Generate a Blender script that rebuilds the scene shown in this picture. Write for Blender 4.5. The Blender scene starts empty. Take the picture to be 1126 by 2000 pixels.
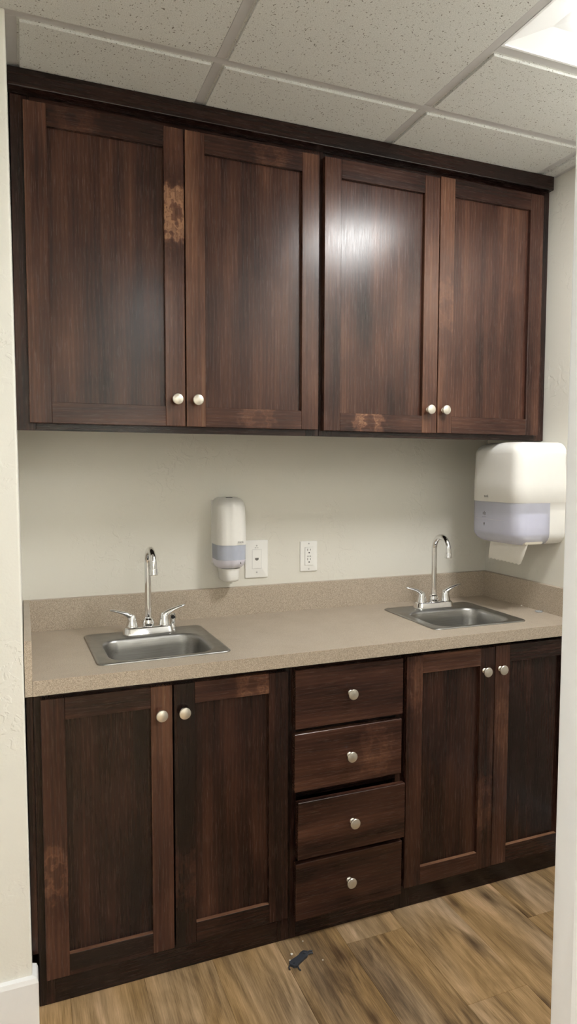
import bpy, bmesh, math, random
from mathutils import Vector, Matrix
random.seed(7)
C = bpy.context.scene.collection
PI = math.pi

# ---------------------------------------------------------------- measures (metres)
W = 1.7978            # alcove width
HC = 0.8722           # counter top height
DC = 0.550            # counter depth
ET = 0.0385           # counter edge height
ZT = 2.426            # ceiling tile face
ZB = 2.432            # ceiling bar face
YF = -0.515           # face frame of the base cabinets
YD = -0.535           # base door faces
UF = -0.320           # face frame of the wall cabinets
UD = -0.340           # wall cabinet door faces
PY = -0.580           # front of the left wall end
JY = -1.600           # doorway wall

# ---------------------------------------------------------------- mesh builder
class MB:
    def __init__(s):
        s.v = []; s.f = []; s.gc = []; s.tint = []; s.kn = []; s.sm = []
    def add(s, verts, faces, gc=None, tint=0.5, kn=None, smooth=False):
        b = len(s.v)
        s.v += [tuple(p) for p in verts]
        s.f += [[b + i for i in f] for f in faces]
        s.gc += gc if gc else [tuple(p) for p in verts]
        s.tint += [tint] * len(verts) if not isinstance(tint, list) else tint
        s.kn += kn if kn else [(9, 9, 0)] * len(verts)
        s.sm += [smooth] * len(faces)
    def box(s, x0, x1, y0, y1, z0, z1, bev=0.0, seg=1, mat=None, axis=None, tint=0.5, knot=None, smooth=False):
        bm = bmesh.new()
        bmesh.ops.create_cube(bm, size=1)
        for v in bm.verts:
            v.co = Vector((x0 + (v.co.x + .5) * (x1 - x0), y0 + (v.co.y + .5) * (y1 - y0), z0 + (v.co.z + .5) * (z1 - z0)))
        if bev > 0:
            bmesh.ops.bevel(bm, geom=list(bm.edges), offset=bev, segments=seg, profile=0.5, affect='EDGES')
        s.from_bm(bm, mat, axis, tint, knot, smooth)
    def from_bm(s, bm, mat=None, axis=None, tint=0.5, knot=None, smooth=False):
        bm.verts.ensure_lookup_table(); bm.verts.index_update()
        vs = [v.co.copy() for v in bm.verts]
        fs = [[v.index for v in f.verts] for f in bm.faces]
        off = Vector((random.uniform(0, 40), random.uniform(0, 40), random.uniform(0, 40)))
        gc = None; kn = None
        if axis:
            gc = []
            for p in vs:
                q = {'z': (p.x, p.y, p.z), 'x': (p.z, p.y, p.x), 'y': (p.x, p.z, p.y)}[axis]
                gc.append(tuple(Vector(q) + off))
        if knot:
            kn = [((p.x - knot[0]), (p.z - knot[1]), knot[2]) for p in vs]
        if mat:
            vs = [mat @ p for p in vs]
        s.add(vs, fs, gc, tint, kn, smooth)
        bm.free()
    def lathe(s, prof, n=24, mat=None, cap=True, smooth=True):
        # prof: list of (r, z) around +Z
        vs = []; fs = []
        for r, z in prof:
            for i in range(n):
                a = 2 * PI * i / n
                vs.append(Vector((r * math.cos(a), r * math.sin(a), z)))
        for k in range(len(prof) - 1):
            for i in range(n):
                j = (i + 1) % n
                fs.append([k * n + i, k * n + j, (k + 1) * n + j, (k + 1) * n + i])
        if cap:
            fs.append(list(range(n))[::-1]); fs.append([(len(prof) - 1) * n + i for i in range(n)])
        if mat: vs = [mat @ p for p in vs]
        s.add(vs, fs, smooth=smooth)
    def tube(s, path, rad, n=14, flat=None, cap=True):
        # path: list of Vector, rad: list of radii (or (ra, rb)), swept smoothly
        vs = []; fs = []
        path = [Vector(p) for p in path]
        up = Vector((0, 0, 1)) if flat is None else Vector(flat)
        pt = (path[1] - path[0]).normalized()
        nrm = up - pt * up.dot(pt)
        if nrm.length < 1e-4: nrm = Vector((1, 0, 0)) - pt * pt.x
        nrm.normalize()
        for i, p in enumerate(path):
            a = path[max(0, i - 1)]; b = path[min(len(path) - 1, i + 1)]
            t = (b - a).normalized()
            nrm = (nrm - t * nrm.dot(t)).normalized()
            bi = t.cross(nrm)
            r = rad[i] if isinstance(rad, list) else rad
            ra, rb = r if isinstance(r, tuple) else (r, r)
            for k in range(n):
                an = 2 * PI * k / n
                vs.append(p + nrm * (ra * math.cos(an)) + bi * (rb * math.sin(an)))
        for i in range(len(path) - 1):
            for k in range(n):
                j = (k + 1) % n
                fs.append([i * n + k, i * n + j, (i + 1) * n + j, (i + 1) * n + k])
        if cap:
            fs.append(list(range(n))[::-1]); fs.append([(len(path) - 1) * n + i for i in range(n)])
        s.add(vs, fs, smooth=True)
    def loft(s, loops, cap0=False, cap1=False, smooth=True):
        n = len(loops[0]); vs = [p for l in loops for p in l]; fs = []
        for k in range(len(loops) - 1):
            for i in range(n):
                j = (i + 1) % n
                fs.append([k * n + i, k * n + j, (k + 1) * n + j, (k + 1) * n + i])
        if cap0: fs.append(list(range(n))[::-1])
        if cap1: fs.append([(len(loops) - 1) * n + i for i in range(n)])
        s.add(vs, fs, smooth=smooth)
    def build(s, name, mat, parent=None, fixn=True, sharp=35):
        me = bpy.data.meshes.new(name)
        me.from_pydata(s.v, [], s.f)
        a = me.attributes.new('gc', 'FLOAT_VECTOR', 'POINT'); a.data.foreach_set('vector', [c for p in s.gc for c in p])
        a = me.attributes.new('kn', 'FLOAT_VECTOR', 'POINT'); a.data.foreach_set('vector', [c for p in s.kn for c in p])
        a = me.attributes.new('tint', 'FLOAT', 'POINT'); a.data.foreach_set('value', s.tint)
        if fixn:
            bm = bmesh.new(); bm.from_mesh(me)
            bmesh.ops.recalc_face_normals(bm, faces=list(bm.faces))
            bm.to_mesh(me); bm.free()
        me.polygons.foreach_set('use_smooth', s.sm)
        if any(s.sm):
            me.set_sharp_from_angle(angle=math.radians(sharp))
        me.materials.append(mat)
        o = bpy.data.objects.new(name, me); C.objects.link(o)
        if parent: o.parent = parent
        return o

def tag(o, label=None, cat=None, group=None, kind=None):
    if label: o['label'] = label
    if cat: o['category'] = cat
    if group: o['group'] = group
    if kind: o['kind'] = kind
    return o
def thing(name, label, cat, loc=(0, 0, 0), group=None):
    o = bpy.data.objects.new(name, None); C.objects.link(o)
    o.location = loc; o.empty_display_size = .05
    return tag(o, label, cat, group)
def struct(name, mb, mat, parent=None):
    o = mb.build(name, mat, parent)
    o['kind'] = 'structure'
    return o
def T(x, y, z): return Matrix.Translation((x, y, z))
def RX(a): return Matrix.Rotation(a, 4, 'X')
def RY(a): return Matrix.Rotation(a, 4, 'Y')
def RZ(a): return Matrix.Rotation(a, 4, 'Z')
def rr(cx, cy, w, h, r, z, n=12):
    """rounded rectangle loop in the XY plane"""
    pts = []
    for (sx, sy, a0) in ((1, 1, 0), (-1, 1, PI / 2), (-1, -1, PI), (1, -1, 1.5 * PI)):
        for i in range(n + 1):
            a = a0 + PI / 2 * i / n
            pts.append(Vector((cx + sx * (w / 2 - r) + r * math.cos(a), cy + sy * (h / 2 - r) + r * math.sin(a), z)))
    return pts

# ---------------------------------------------------------------- materials
def newmat(name):
    m = bpy.data.materials.new(name); m.use_nodes = True
    nt = m.node_tree; nt.nodes.clear()
    out = nt.nodes.new('ShaderNodeOutputMaterial'); p = nt.nodes.new('ShaderNodeBsdfPrincipled')
    nt.links.new(p.outputs[0], out.inputs[0])
    return m, nt, p
def N(nt, t, **kw):
    n = nt.nodes.new(t)
    for k, v in kw.items():
        if k.startswith('i_'):
            key = k[2:].replace('_', ' ')
            n.inputs[int(key) if key.isdigit() else key].default_value = v
        else: setattr(n, k, v)
    return n
def L(nt, a, b): nt.links.new(a, b)
def ramp(nt, fac, stops, interp='LINEAR'):
    r = nt.nodes.new('ShaderNodeValToRGB'); r.color_ramp.interpolation = interp
    e = r.color_ramp.elements
    while len(e) < len(stops): e.new(0.5)
    for i, (p, c) in enumerate(stops):
        e[i].position = p; e[i].color = (c[0], c[1], c[2], 1) if not isinstance(c, (int, float)) else (c, c, c, 1)
    L(nt, fac, r.inputs[0]); return r
def math_(nt, op, a, b=None, clamp=False):
    n = nt.nodes.new('ShaderNodeMath'); n.operation = op; n.use_clamp = clamp
    for i, x in enumerate((a, b)):
        if x is None: continue
        if isinstance(x, (int, float)): n.inputs[i].default_value = x
        else: L(nt, x, n.inputs[i])
    return n.outputs[0]
def s2l(r, g, b):
    f = lambda c: (c / 255 / 12.92) if c / 255 <= .04045 else ((c / 255 + .055) / 1.055) ** 2.4
    return (f(r), f(g), f(b))
def vscale(nt, vec, sc):
    m = N(nt, 'ShaderNodeVectorMath', operation='MULTIPLY'); m.inputs[1].default_value = sc
    L(nt, vec, m.inputs[0]); return m.outputs[0]
def noise(nt, vec, scale, detail=2, rough=.5, dist=0):
    n = N(nt, 'ShaderNodeTexNoise'); n.inputs['Scale'].default_value = scale; n.inputs['Detail'].default_value = detail
    n.inputs['Roughness'].default_value = rough; n.inputs['Distortion'].default_value = dist
    L(nt, vec, n.inputs['Vector']); return n.outputs['Fac']
def bump(nt, p, h, strength, dist):
    b = N(nt, 'ShaderNodeBump'); b.inputs['Strength'].default_value = strength; b.inputs['Distance'].default_value = dist
    L(nt, h, b.inputs['Height']); L(nt, b.outputs[0], p.inputs['Normal'])

def plain(name, rgb, rough=.5, metal=0, var=0.0, ior=1.5, coat=0):
    m, nt, p = newmat(name)
    p.inputs['Base Color'].default_value = (*rgb, 1); p.inputs['Roughness'].default_value = rough; p.inputs['Metallic'].default_value = metal
    p.inputs['IOR'].default_value = ior; p.inputs['Coat Weight'].default_value = coat
    tc = N(nt, 'ShaderNodeTexCoord')
    n = noise(nt, tc.outputs['Object'], 40, 3)
    r = ramp(nt, n, [(.3, tuple(c * (1 - var) for c in rgb)), (.7, tuple(min(1, c * (1 + var)) for c in rgb))])
    L(nt, r.outputs[0], p.inputs['Base Color'])
    return m

def wood():
    m, nt, p = newmat('stained_alder')
    at = N(nt, 'ShaderNodeAttribute', attribute_name='gc').outputs['Vector']
    ti = N(nt, 'ShaderNodeAttribute', attribute_name='tint').outputs['Fac']
    kn = N(nt, 'ShaderNodeAttribute', attribute_name='kn').outputs['Vector']
    n1 = noise(nt, vscale(nt, at, (24, 24, 1.3)), 1, 2, .45, .0)       # broad streaks
    n2 = noise(nt, vscale(nt, at, (520, 520, 16)), 1, 3, .6)            # pores and fine grain
    n3 = noise(nt, vscale(nt, at, (8, 8, 3.0)), 1, 3, .5, .3)          # stain blotches
    n4 = noise(nt, vscale(nt, at, (120, 120, 2.2)), 1, 2, .5)
    wv = N(nt, 'ShaderNodeTexWave', wave_type='BANDS', bands_direction='X')
    wv.inputs['Scale'].default_value = 16; wv.inputs['Distortion'].default_value = 9; wv.inputs['Detail'].default_value = 2.5
    wv.inputs['Detail Scale'].default_value = .35; wv.inputs['Detail Roughness'].default_value = .5
    L(nt, vscale(nt, at, (1.6, 1.6, .28)), wv.inputs['Vector'])
    v = math_(nt, 'MULTIPLY', n1, .66)
    v = math_(nt, 'ADD', v, math_(nt, 'MULTIPLY', n2, .15))
    v = math_(nt, 'ADD', v, math_(nt, 'MULTIPLY', n3, .62))
    v = math_(nt, 'ADD', v, math_(nt, 'MULTIPLY', n4, .14))
    v = math_(nt, 'ADD', v, math_(nt, 'MULTIPLY', wv.outputs['Fac'], .09))
    v = math_(nt, 'SUBTRACT', v, .315)
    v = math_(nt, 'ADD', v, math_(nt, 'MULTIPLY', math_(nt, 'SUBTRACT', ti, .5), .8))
    # knots: dark eye with a pale figured ring round it
    sp = N(nt, 'ShaderNodeSeparateXYZ'); L(nt, kn, sp.inputs[0])
    kd = N(nt, 'ShaderNodeCombineXYZ'); L(nt, math_(nt, 'MULTIPLY', sp.outputs[0], 22.0), kd.inputs[0]); L(nt, math_(nt, 'MULTIPLY', sp.outputs[1], 15.0), kd.inputs[1])
    wob = noise(nt, vscale(nt, at, (55, 55, 45)), 1, 2)
    ln = N(nt, 'ShaderNodeVectorMath', operation='LENGTH'); L(nt, kd.outputs[0], ln.inputs[0])
    d = math_(nt, 'ADD', ln.outputs['Value'], math_(nt, 'MULTIPLY', math_(nt, 'SUBTRACT', wob, .5), 2.0))
    ring = ramp(nt, math_(nt, 'MULTIPLY', d, .5), [(.0, .0), (.12, .25), (.3, 1), (.45, .8), (.7, 0.0)])
    rip = math_(nt, 'SINE', math_(nt, 'MULTIPLY', d, 14.0))
    rg = math_(nt, 'MULTIPLY', ring.outputs[0], math_(nt, 'ADD', math_(nt, 'MULTIPLY', rip, .12), .42))
    halo = ramp(nt, math_(nt, 'MULTIPLY', d, .25), [(.2, 0), (.38, 1), (.75, 0)])
    v = math_(nt, 'ADD', v, math_(nt, 'MULTIPLY', rg, sp.outputs[2]))
    v = math_(nt, 'SUBTRACT', v, math_(nt, 'MULTIPLY', math_(nt, 'MULTIPLY', halo.outputs[0], .16), sp.outputs[2]))
    r = ramp(nt, v, [(.06, s2l(22, 14, 12)), (.31, s2l(44, 26, 21)), (.53, s2l(70, 44, 35)), (.78, s2l(101, 69, 53)), (1.0, s2l(142, 105, 80))])
    L(nt, r.outputs[0], p.inputs['Base Color'])
    rr_ = ramp(nt, n2, [(.3, .20), (.7, .30)])
    L(nt, rr_.outputs[0], p.inputs['Roughness'])
    p.inputs['IOR'].default_value = 1.5; p.inputs['Specular IOR Level'].default_value = .36
    bump(nt, p, n2, .10, .0006)
    return m

def wall_paint(name, rgb, st=.5):
    m, nt, p = newmat(name)
    tc = N(nt, 'ShaderNodeTexCoord').outputs['Object']
    p.inputs['Base Color'].default_value = (*rgb, 1); p.inputs['Roughness'].default_value = .5
    a = noise(nt, tc, 26, 3, .55, .8); msk = ramp(nt, noise(nt, tc, 5, 2), [(.48, 0), (.62, 1)])
    pl = ramp(nt, a, [(.50, 0), (.56, 1)])
    h = math_(nt, 'MULTIPLY', pl.outputs[0], msk.outputs[0])
    h = math_(nt, 'ADD', h, math_(nt, 'MULTIPLY', noise(nt, tc, 160, 3), .35))
    bump(nt, p, h, st, .0014)
    return m

def tile_mat():
    m, nt, p = newmat('fissured_tile')
    tc = N(nt, 'ShaderNodeTexCoord').outputs['Object']
    wob = N(nt, 'ShaderNodeTexNoise'); wob.inputs['Scale'].default_value = 60; L(nt, tc, wob.inputs['Vector'])
    mx = N(nt, 'ShaderNodeVectorMath', operation='MULTIPLY_ADD'); L(nt, wob.outputs['Color'], mx.inputs[0]); mx.inputs[1].default_value = (.02, .02, 0); L(nt, tc, mx.inputs[2])
    vo = N(nt, 'ShaderNodeTexVoronoi'); vo.inputs['Scale'].default_value = 160; L(nt, mx.outputs[0], vo.inputs['Vector'])
    dots = ramp(nt, vo.outputs['Distance'], [(.17, 1), (.29, 0)])
    sel = N(nt, 'ShaderNodeSeparateColor'); L(nt, vo.outputs['Color'], sel.inputs[0])
    on = math_(nt, 'GREATER_THAN', sel.outputs[0], .5)
    pit = math_(nt, 'MULTIPLY', dots.outputs[0], on)
    vo2 = N(nt, 'ShaderNodeTexVoronoi'); vo2.inputs['Scale'].default_value = 330; L(nt, tc, vo2.inputs['Vector'])
    pit2 = ramp(nt, vo2.outputs['Distance'], [(.18, 1), (.3, 0)])
    g = noise(nt, tc, 420, 2)
    base = ramp(nt, g, [(.3, s2l(196, 197, 194)), (.7, s2l(222, 223, 220))])
    mix = N(nt, 'ShaderNodeMix', data_type='RGBA'); L(nt, math_(nt, 'MULTIPLY', pit, .8), mix.inputs['Factor']); L(nt, base.outputs[0], mix.inputs['A']); mix.inputs['B'].default_value = (*s2l(95, 86, 74), 1)
    mix2 = N(nt, 'ShaderNodeMix', data_type='RGBA'); L(nt, math_(nt, 'MULTIPLY', pit2.outputs[0], .22), mix2.inputs['Factor']); L(nt, mix.outputs['Result'], mix2.inputs['A']); mix2.inputs['B'].default_value = (*s2l(130, 122, 110), 1)
    L(nt, mix2.outputs['Result'], p.inputs['Base Color']); p.inputs['Roughness'].default_value = .9
    h = math_(nt, 'SUBTRACT', math_(nt, 'MULTIPLY', g, .4), pit)
    bump(nt, p, h, .5, .0012)
    return m

def laminate():
    m, nt, p = newmat('speckled_laminate')
    tc = N(nt, 'ShaderNodeTexCoord').outputs['Object']
    a = noise(nt, tc, 620, 2, .6); b = noise(nt, tc, 380, 2, .6); c = noise(nt, tc, 14, 2)
    r1 = ramp(nt, a, [(.30, s2l(138, 124, 110)), (.45, s2l(171, 157, 140)), (.55, s2l(184, 170, 152)), (.70, s2l(212, 201, 185))])
    r2 = ramp(nt, b, [(.62, 0), (.70, 1)])
    mix = N(nt, 'ShaderNodeMix', data_type='RGBA'); L(nt, math_(nt, 'MULTIPLY', r2.outputs[0], .4), mix.inputs['Factor']); L(nt, r1.outputs[0], mix.inputs['A']); mix.inputs['B'].default_value = (*s2l(120, 108, 96), 1)
    L(nt, mix.outputs['Result'], p.inputs['Base Color'])
    rr_ = ramp(nt, c, [(.3, .34), (.7, .46)]); L(nt, rr_.outputs[0], p.inputs['Roughness'])
    return m

def floor_mat():
    m, nt, p = newmat('vinyl_plank')
    at = N(nt, 'ShaderNodeAttribute', attribute_name='gc').outputs['Vector']
    ti = N(nt, 'ShaderNodeAttribute', attribute_name='tint').outputs['Fac']
    n1 = noise(nt, vscale(nt, at, (10, 2.2, 1)), 1, 4, .55, 1.6)
    n2 = noise(nt, vscale(nt, at, (300, 10, 1)), 1, 4, .7)
    n3 = noise(nt, vscale(nt, at, (5, 1.3, 1)), 1, 2, .5)
    wv = N(nt, 'ShaderNodeTexWave', wave_type='BANDS', bands_direction='X')
    wv.inputs['Scale'].default_value = 6; wv.inputs['Distortion'].default_value = 20; wv.inputs['Detail'].default_value = 4
    wv.inputs['Detail Scale'].default_value = .5
    L(nt, vscale(nt, at, (1.5, .33, 1)), wv.inputs['Vector'])
    v = math_(nt, 'ADD', math_(nt, 'MULTIPLY', n1, .86), math_(nt, 'MULTIPLY', n2, .62))
    v = math_(nt, 'ADD', v, math_(nt, 'MULTIPLY', wv.outputs['Fac'], .09))
    v = math_(nt, 'ADD', v, math_(nt, 'MULTIPLY', math_(nt, 'SUBTRACT', ti, .5), .32))
    v = math_(nt, 'SUBTRACT', v, .25)
    r = ramp(nt, v, [(.12, s2l(66, 47, 32)), (.36, s2l(114, 89, 58)), (.52, s2l(152, 122, 82)), (.68, s2l(182, 149, 106)), (.9, s2l(216, 176, 138))])
    gx = ramp(nt, n3, [(.42, 0), (.68, 1)])
    mix = N(nt, 'ShaderNodeMix', data_type='RGBA'); L(nt, math_(nt, 'MULTIPLY', gx.outputs[0], .45), mix.inputs['Factor']); L(nt, r.outputs[0], mix.inputs['A'])
    hs = N(nt, 'ShaderNodeHueSaturation'); hs.inputs['Saturation'].default_value = .55; hs.inputs['Value'].default_value = .86; L(nt, r.outputs[0], hs.inputs['Color']); L(nt, hs.outputs[0], mix.inputs['B'])
    vo = N(nt, 'ShaderNodeTexVoronoi'); vo.inputs['Scale'].default_value = 1; vo.inputs['Randomness'].default_value = 1; vo.voronoi_dimensions = '2D'
    L(nt, vscale(nt, at, (6.5, 2.6, 1)), vo.inputs['Vector'])
    kd = math_(nt, 'ADD', vo.outputs['Distance'], math_(nt, 'MULTIPLY', math_(nt, 'SUBTRACT', n2, .5), .1))
    kr = ramp(nt, kd, [(.03, 1), (.17, 0)])
    kb = N(nt, 'ShaderNodeSeparateColor'); L(nt, vo.outputs['Color'], kb.inputs[0])
    kf = math_(nt, 'MULTIPLY', kr.outputs[0], math_(nt, 'GREATER_THAN', kb.outputs[0], .45))
    mix2 = N(nt, 'ShaderNodeMix', data_type='RGBA'); L(nt, math_(nt, 'MULTIPLY', kf, .75), mix2.inputs['Factor']); L(nt, mix.outputs['Result'], mix2.inputs['A']); mix2.inputs['B'].default_value = (*s2l(62, 42, 28), 1)
    L(nt, mix2.outputs['Result'], p.inputs['Base Color']); p.inputs['Roughness'].default_value = .42
    bump(nt, p, n2, .15, .0008)
    return m

def steel():
    m, nt, p = newmat('brushed_steel')
    tc = N(nt, 'ShaderNodeTexCoord').outputs['Object']
    n = noise(nt, vscale(nt, tc, (12, 420, 420)), 1, 2); w = noise(nt, tc, 30, 3)
    r = ramp(nt, n, [(.3, s2l(154, 153, 150)), (.7, s2l(168, 167, 164))]); L(nt, r.outputs[0], p.inputs['Base Color'])
    p.inputs['Metallic'].default_value = 1
    rr_ = ramp(nt, w, [(.3, .30), (.7, .42)]); L(nt, rr_.outputs[0], p.inputs['Roughness'])
    return m

def translucent(name, rgb, mixf, rough=.25):
    m, nt, p = newmat(name)
    p.inputs['Base Color'].default_value = (*rgb, 1); p.inputs['Roughness'].default_value = rough
    tc = N(nt, 'ShaderNodeTexCoord').outputs['Object']
    n = noise(nt, tc, 22, 2); r = ramp(nt, n, [(.3, tuple(c * .95 for c in rgb)), (.7, rgb)]); L(nt, r.outputs[0], p.inputs['Base Color'])
    tr = N(nt, 'ShaderNodeBsdfTransparent'); tr.inputs[0].default_value = (.86, .88, .97, 1)
    ms = N(nt, 'ShaderNodeMixShader'); ms.inputs[0].default_value = mixf
    out = [x for x in nt.nodes if x.type == 'OUTPUT_MATERIAL'][0]
    L(nt, tr.outputs[0], ms.inputs[1]); L(nt, p.outputs[0], ms.inputs[2]); L(nt, ms.outputs[0], out.inputs[0])
    return m

def lens_mat(name, rgb, strength):
    m, nt, p = newmat(name)
    p.inputs['Base Color'].default_value = (.8, .8, .8, 1); p.inputs['Roughness'].default_value = .5
    p.inputs['Emission Color'].default_value = (*rgb, 1); p.inputs['Emission Strength'].default_value = strength
    return m

M = dict(
    wood=wood(), wall=wall_paint('wall_paint', s2l(221, 218, 208)), wallL=wall_paint('wall_paint_light', s2l(228, 227, 219), .6),
    tile=tile_mat(), bar=plain('grid_white', s2l(192, 191, 191), .45, var=.02), lam=laminate(), floor=floor_mat(), steel=steel(),
    chrome=plain('chrome', (.80, .80, .81), .06, 1), nickel=plain('satin_nickel', s2l(216, 210, 198), .30, .75, .02),
    trimw=plain('white_trim', s2l(236, 237, 238), .35, var=.01), jamb=plain('door_jamb_paint', s2l(244, 247, 252), .3, var=.008),
    white=plain('white_plastic', s2l(232, 230, 225), .28, var=.008), plate=plain('plate_plastic', s2l(238, 237, 233), .35, var=.008),
    dark=plain('dark_slot', s2l(30, 29, 28), .6), slot=plain('grey_slot', s2l(104, 102, 98), .6), groove=plain('groove_grey', s2l(192, 191, 188), .6),
    lav=translucent('smoky_plastic', s2l(232, 233, 247), .54), lavs=translucent('smoky_window', s2l(196, 202, 218), .85), lavl=plain('lavender_plastic', s2l(222, 220, 232), .3, var=.01),
    refillm=plain('refill_bag', s2l(176, 182, 196), .5), grey=plain('grey_plastic', s2l(52, 58, 70), .5), cream=plain('cream_plastic', s2l(225, 219, 205), .4, var=.01),
    paper=plain('towel_paper', s2l(238, 233, 222), .9, var=.015), ink=plain('grey_ink', s2l(120, 120, 118), .6),
    clip=plain('charcoal_plastic', s2l(58, 62, 70), .45, var=.08), refl=plain('white_reflector', s2l(244, 246, 248), .35),
    crumb=plain('white_crumb', s2l(232, 226, 214), .8), disc=translucent('clear_plastic', s2l(200, 205, 200), .35, .08),
    hole=plain('drain_dark', s2l(20, 20, 20), .4), lens=lens_mat('light_lens', (1.0, .998, .985), 35.0), lensside=lens_mat('lens_side_glow', (1.0, .998, .985), 2.0), lens2=lens_mat('corridor_lens', (1.0, .995, .98), 12.5),
    inner=plain('cabinet_inside', s2l(30, 17, 13), .6, var=.05),
)

# ---------------------------------------------------------------- floor: planks with their own grain
mb = MB()
PW = 0.1925; SX = 0.672
ends = {0: .10, 1: -.597, 2: -.916, 3: -.30, 4: -.70, -1: -.20, -2: -.95, -3: -.5, -4: -.1, 5: -.2}
FX0, FX1 = -1.3, 1.7978
i0 = math.floor((FX0 - SX) / PW); i1 = math.ceil((FX1 - SX) / PW)
for i in range(i0, i1):
    x0 = max(FX0, SX + i * PW); x1 = min(FX1, SX + (i + 1) * PW)
    y = ends.get(i, -random.random()); y += 1.22 * math.ceil((0 - y) / 1.22)
    while y > -3.6:
        ya = min(0.0, y); yb = max(-3.6, y - 1.22)
        if ya - yb > .005:
            ox, oy = random.uniform(0, 50), random.uniform(0, 50); t = random.uniform(.15, .85)
            g = .0007
            c = [(x0 + g, yb + g), (x1 - g, yb + g), (x1 - g, ya - g), (x0 + g, ya - g)]
            vs = [(a, b, 0) for a, b in c] + [(x0, yb, -.0015), (x1, yb, -.0015), (x1, ya, -.0015), (x0, ya, -.0015)]
            fs = [[0, 1, 2, 3], [4, 5, 1, 0], [5, 6, 2, 1], [6, 7, 3, 2], [7, 4, 0, 3]]
            mb.add(vs, fs, [(a + ox, b + oy, 0) for a, b, _ in vs], t)
        y -= 1.22
mb.add([(FX0, -3.6, -.02), (FX1, -3.6, -.02), (FX1, 0, -.02), (FX0, 0, -.02)], [[0, 1, 2, 3]])
tag(struct('floor', mb, M['floor']), 'wood look vinyl plank floor running out from the cabinets')

# ---------------------------------------------------------------- walls
def wallbox(name, x0, x1, y0, y1, z0, z1, mat, label, bev=0, seg=3):
    b = MB(); b.box(x0, x1, y0, y1, z0, z1, bev, seg, smooth=bev > 0)
    return tag(struct(name, b, mat), label)
wallbox('wall_back', -1.2, 1.95, 0.0, .1, 0, 2.6, M['wall'], 'beige textured wall behind the sinks')
wallbox('wall_right', W, W + .12, -1.72, 0, 0, 2.6, M['wall'], 'beige textured wall at the right end of the counter')
# left wall: its end faces the camera; it leans a few millimetres
bm = bmesh.new(); bmesh.ops.create_cube(bm, size=1)
for v in bm.verts: v.co = Vector((-1.2 + (v.co.x + .5) * 1.2, PY + (v.co.y + .5) * (-PY), (v.co.z + .5) * 2.6))
ed = [e for e in bm.edges if all(abs(v.co.x) < 1e-5 and abs(v.co.y - PY) < 1e-5 for v in e.verts)]
bmesh.ops.bevel(bm, geom=ed, offset=.006, segments=4, profile=.5, affect='EDGES')
for v in bm.verts: 
    if v.co.x > -.5: v.co.x += -.0045 * (v.co.z - .8)
mb = MB(); mb.from_bm(bm, smooth=True)
tag(struct('wall_left', mb, M['wallL']), 'pale wall end at the left of the cabinets')
wallbox('wall_front', .672 + .02, W + .12, JY - .12, JY, 0, 2.6, M['wallL'], 'wall on the right of the doorway')
wallbox('wall_front_side', -1.2, -.33, JY - .12, JY, 0, 2.6, M['wallL'], 'wall on the left of the doorway')
wallbox('wall_front_head', -.33, .692, JY - .12, JY, 2.41, 2.6, M['wallL'], 'wall above the doorway')
wallbox('wall_side', -1.32, -1.2, -3.6, 0, 0, 2.6, M['wallL'], 'side wall left of the doorway')
wallbox('wall_hall', -1.32, 1.95, -3.72, -3.6, 0, 2.6, M['wallL'], 'hallway wall opposite the doorway')
wallbox('wall_hall_side', W, W + .12, -3.6, -1.72, 0, 2.6, M['wallL'], 'end wall of the hallway')
# door frame: jambs and head, with small eased edges
mb = MB(); mb.box(.672, .692, JY - .14, JY, 0, 2.41, .006, 2, smooth=True)
mb.box(.664, .674, JY - .095, JY - .045, 0, 2.39, .002, 1)
mb.box(.692, .76, JY - .145, JY - .12, 0, 2.42, .004, 1)
mb.box(-.33, -.31, JY - .14, JY, 0, 2.41, .006, 2, smooth=True); mb.box(-.40, -.33, JY - .145, JY - .12, 0, 2.42, .004, 1)
mb.box(-.31, .672, JY - .14, JY, 2.39, 2.41, .004, 1)
tag(struct('trim_1', mb, M['jamb']), 'white painted door jamb at the right edge')
# baseboards
mb = MB()
prof = [(0, 0), (.0145, 0), (.0145, .127), (.011, .1375), (.002, .140), (0, .140)]
def baseprofile(mb, path):
    # path: list of (x, y, nx, ny) corners with mitre normals
    loops = []
    for (x, y, nx, ny) in path:
        loops.append([Vector((x + nx * d, y + ny * d, z)) for d, z in prof])
    n = len(prof); vs = [q for l in loops for q in l]; fs = []
    for k in range(len(loops) - 1):
        for i in range(n):
            j = (i + 1) % n
            fs.append([k * n + i, k * n + j, (k + 1) * n + j, (k + 1) * n + i])
    fs.append(list(range(n))); fs.append([(len(loops) - 1) * n + i for i in range(n)])
    mb.add(vs, fs)
bx = -.0045 * (0.07 - .8)
baseprofile(mb, [(-1.2, PY, 0, -1), (bx - .001, PY, 1, -1), (bx - .001, -.5365, 1, 0)])
tag(struct('baseboard_left', mb, M['trimw']), 'white baseboard wrapping the left wall end')
mb = MB(); baseprofile(mb, [(W, -.538, -1, 0), (W, JY, -1, 0)])
tag(struct('baseboard_right', mb, M['trimw']), 'white baseboard on the right wall')

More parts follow.
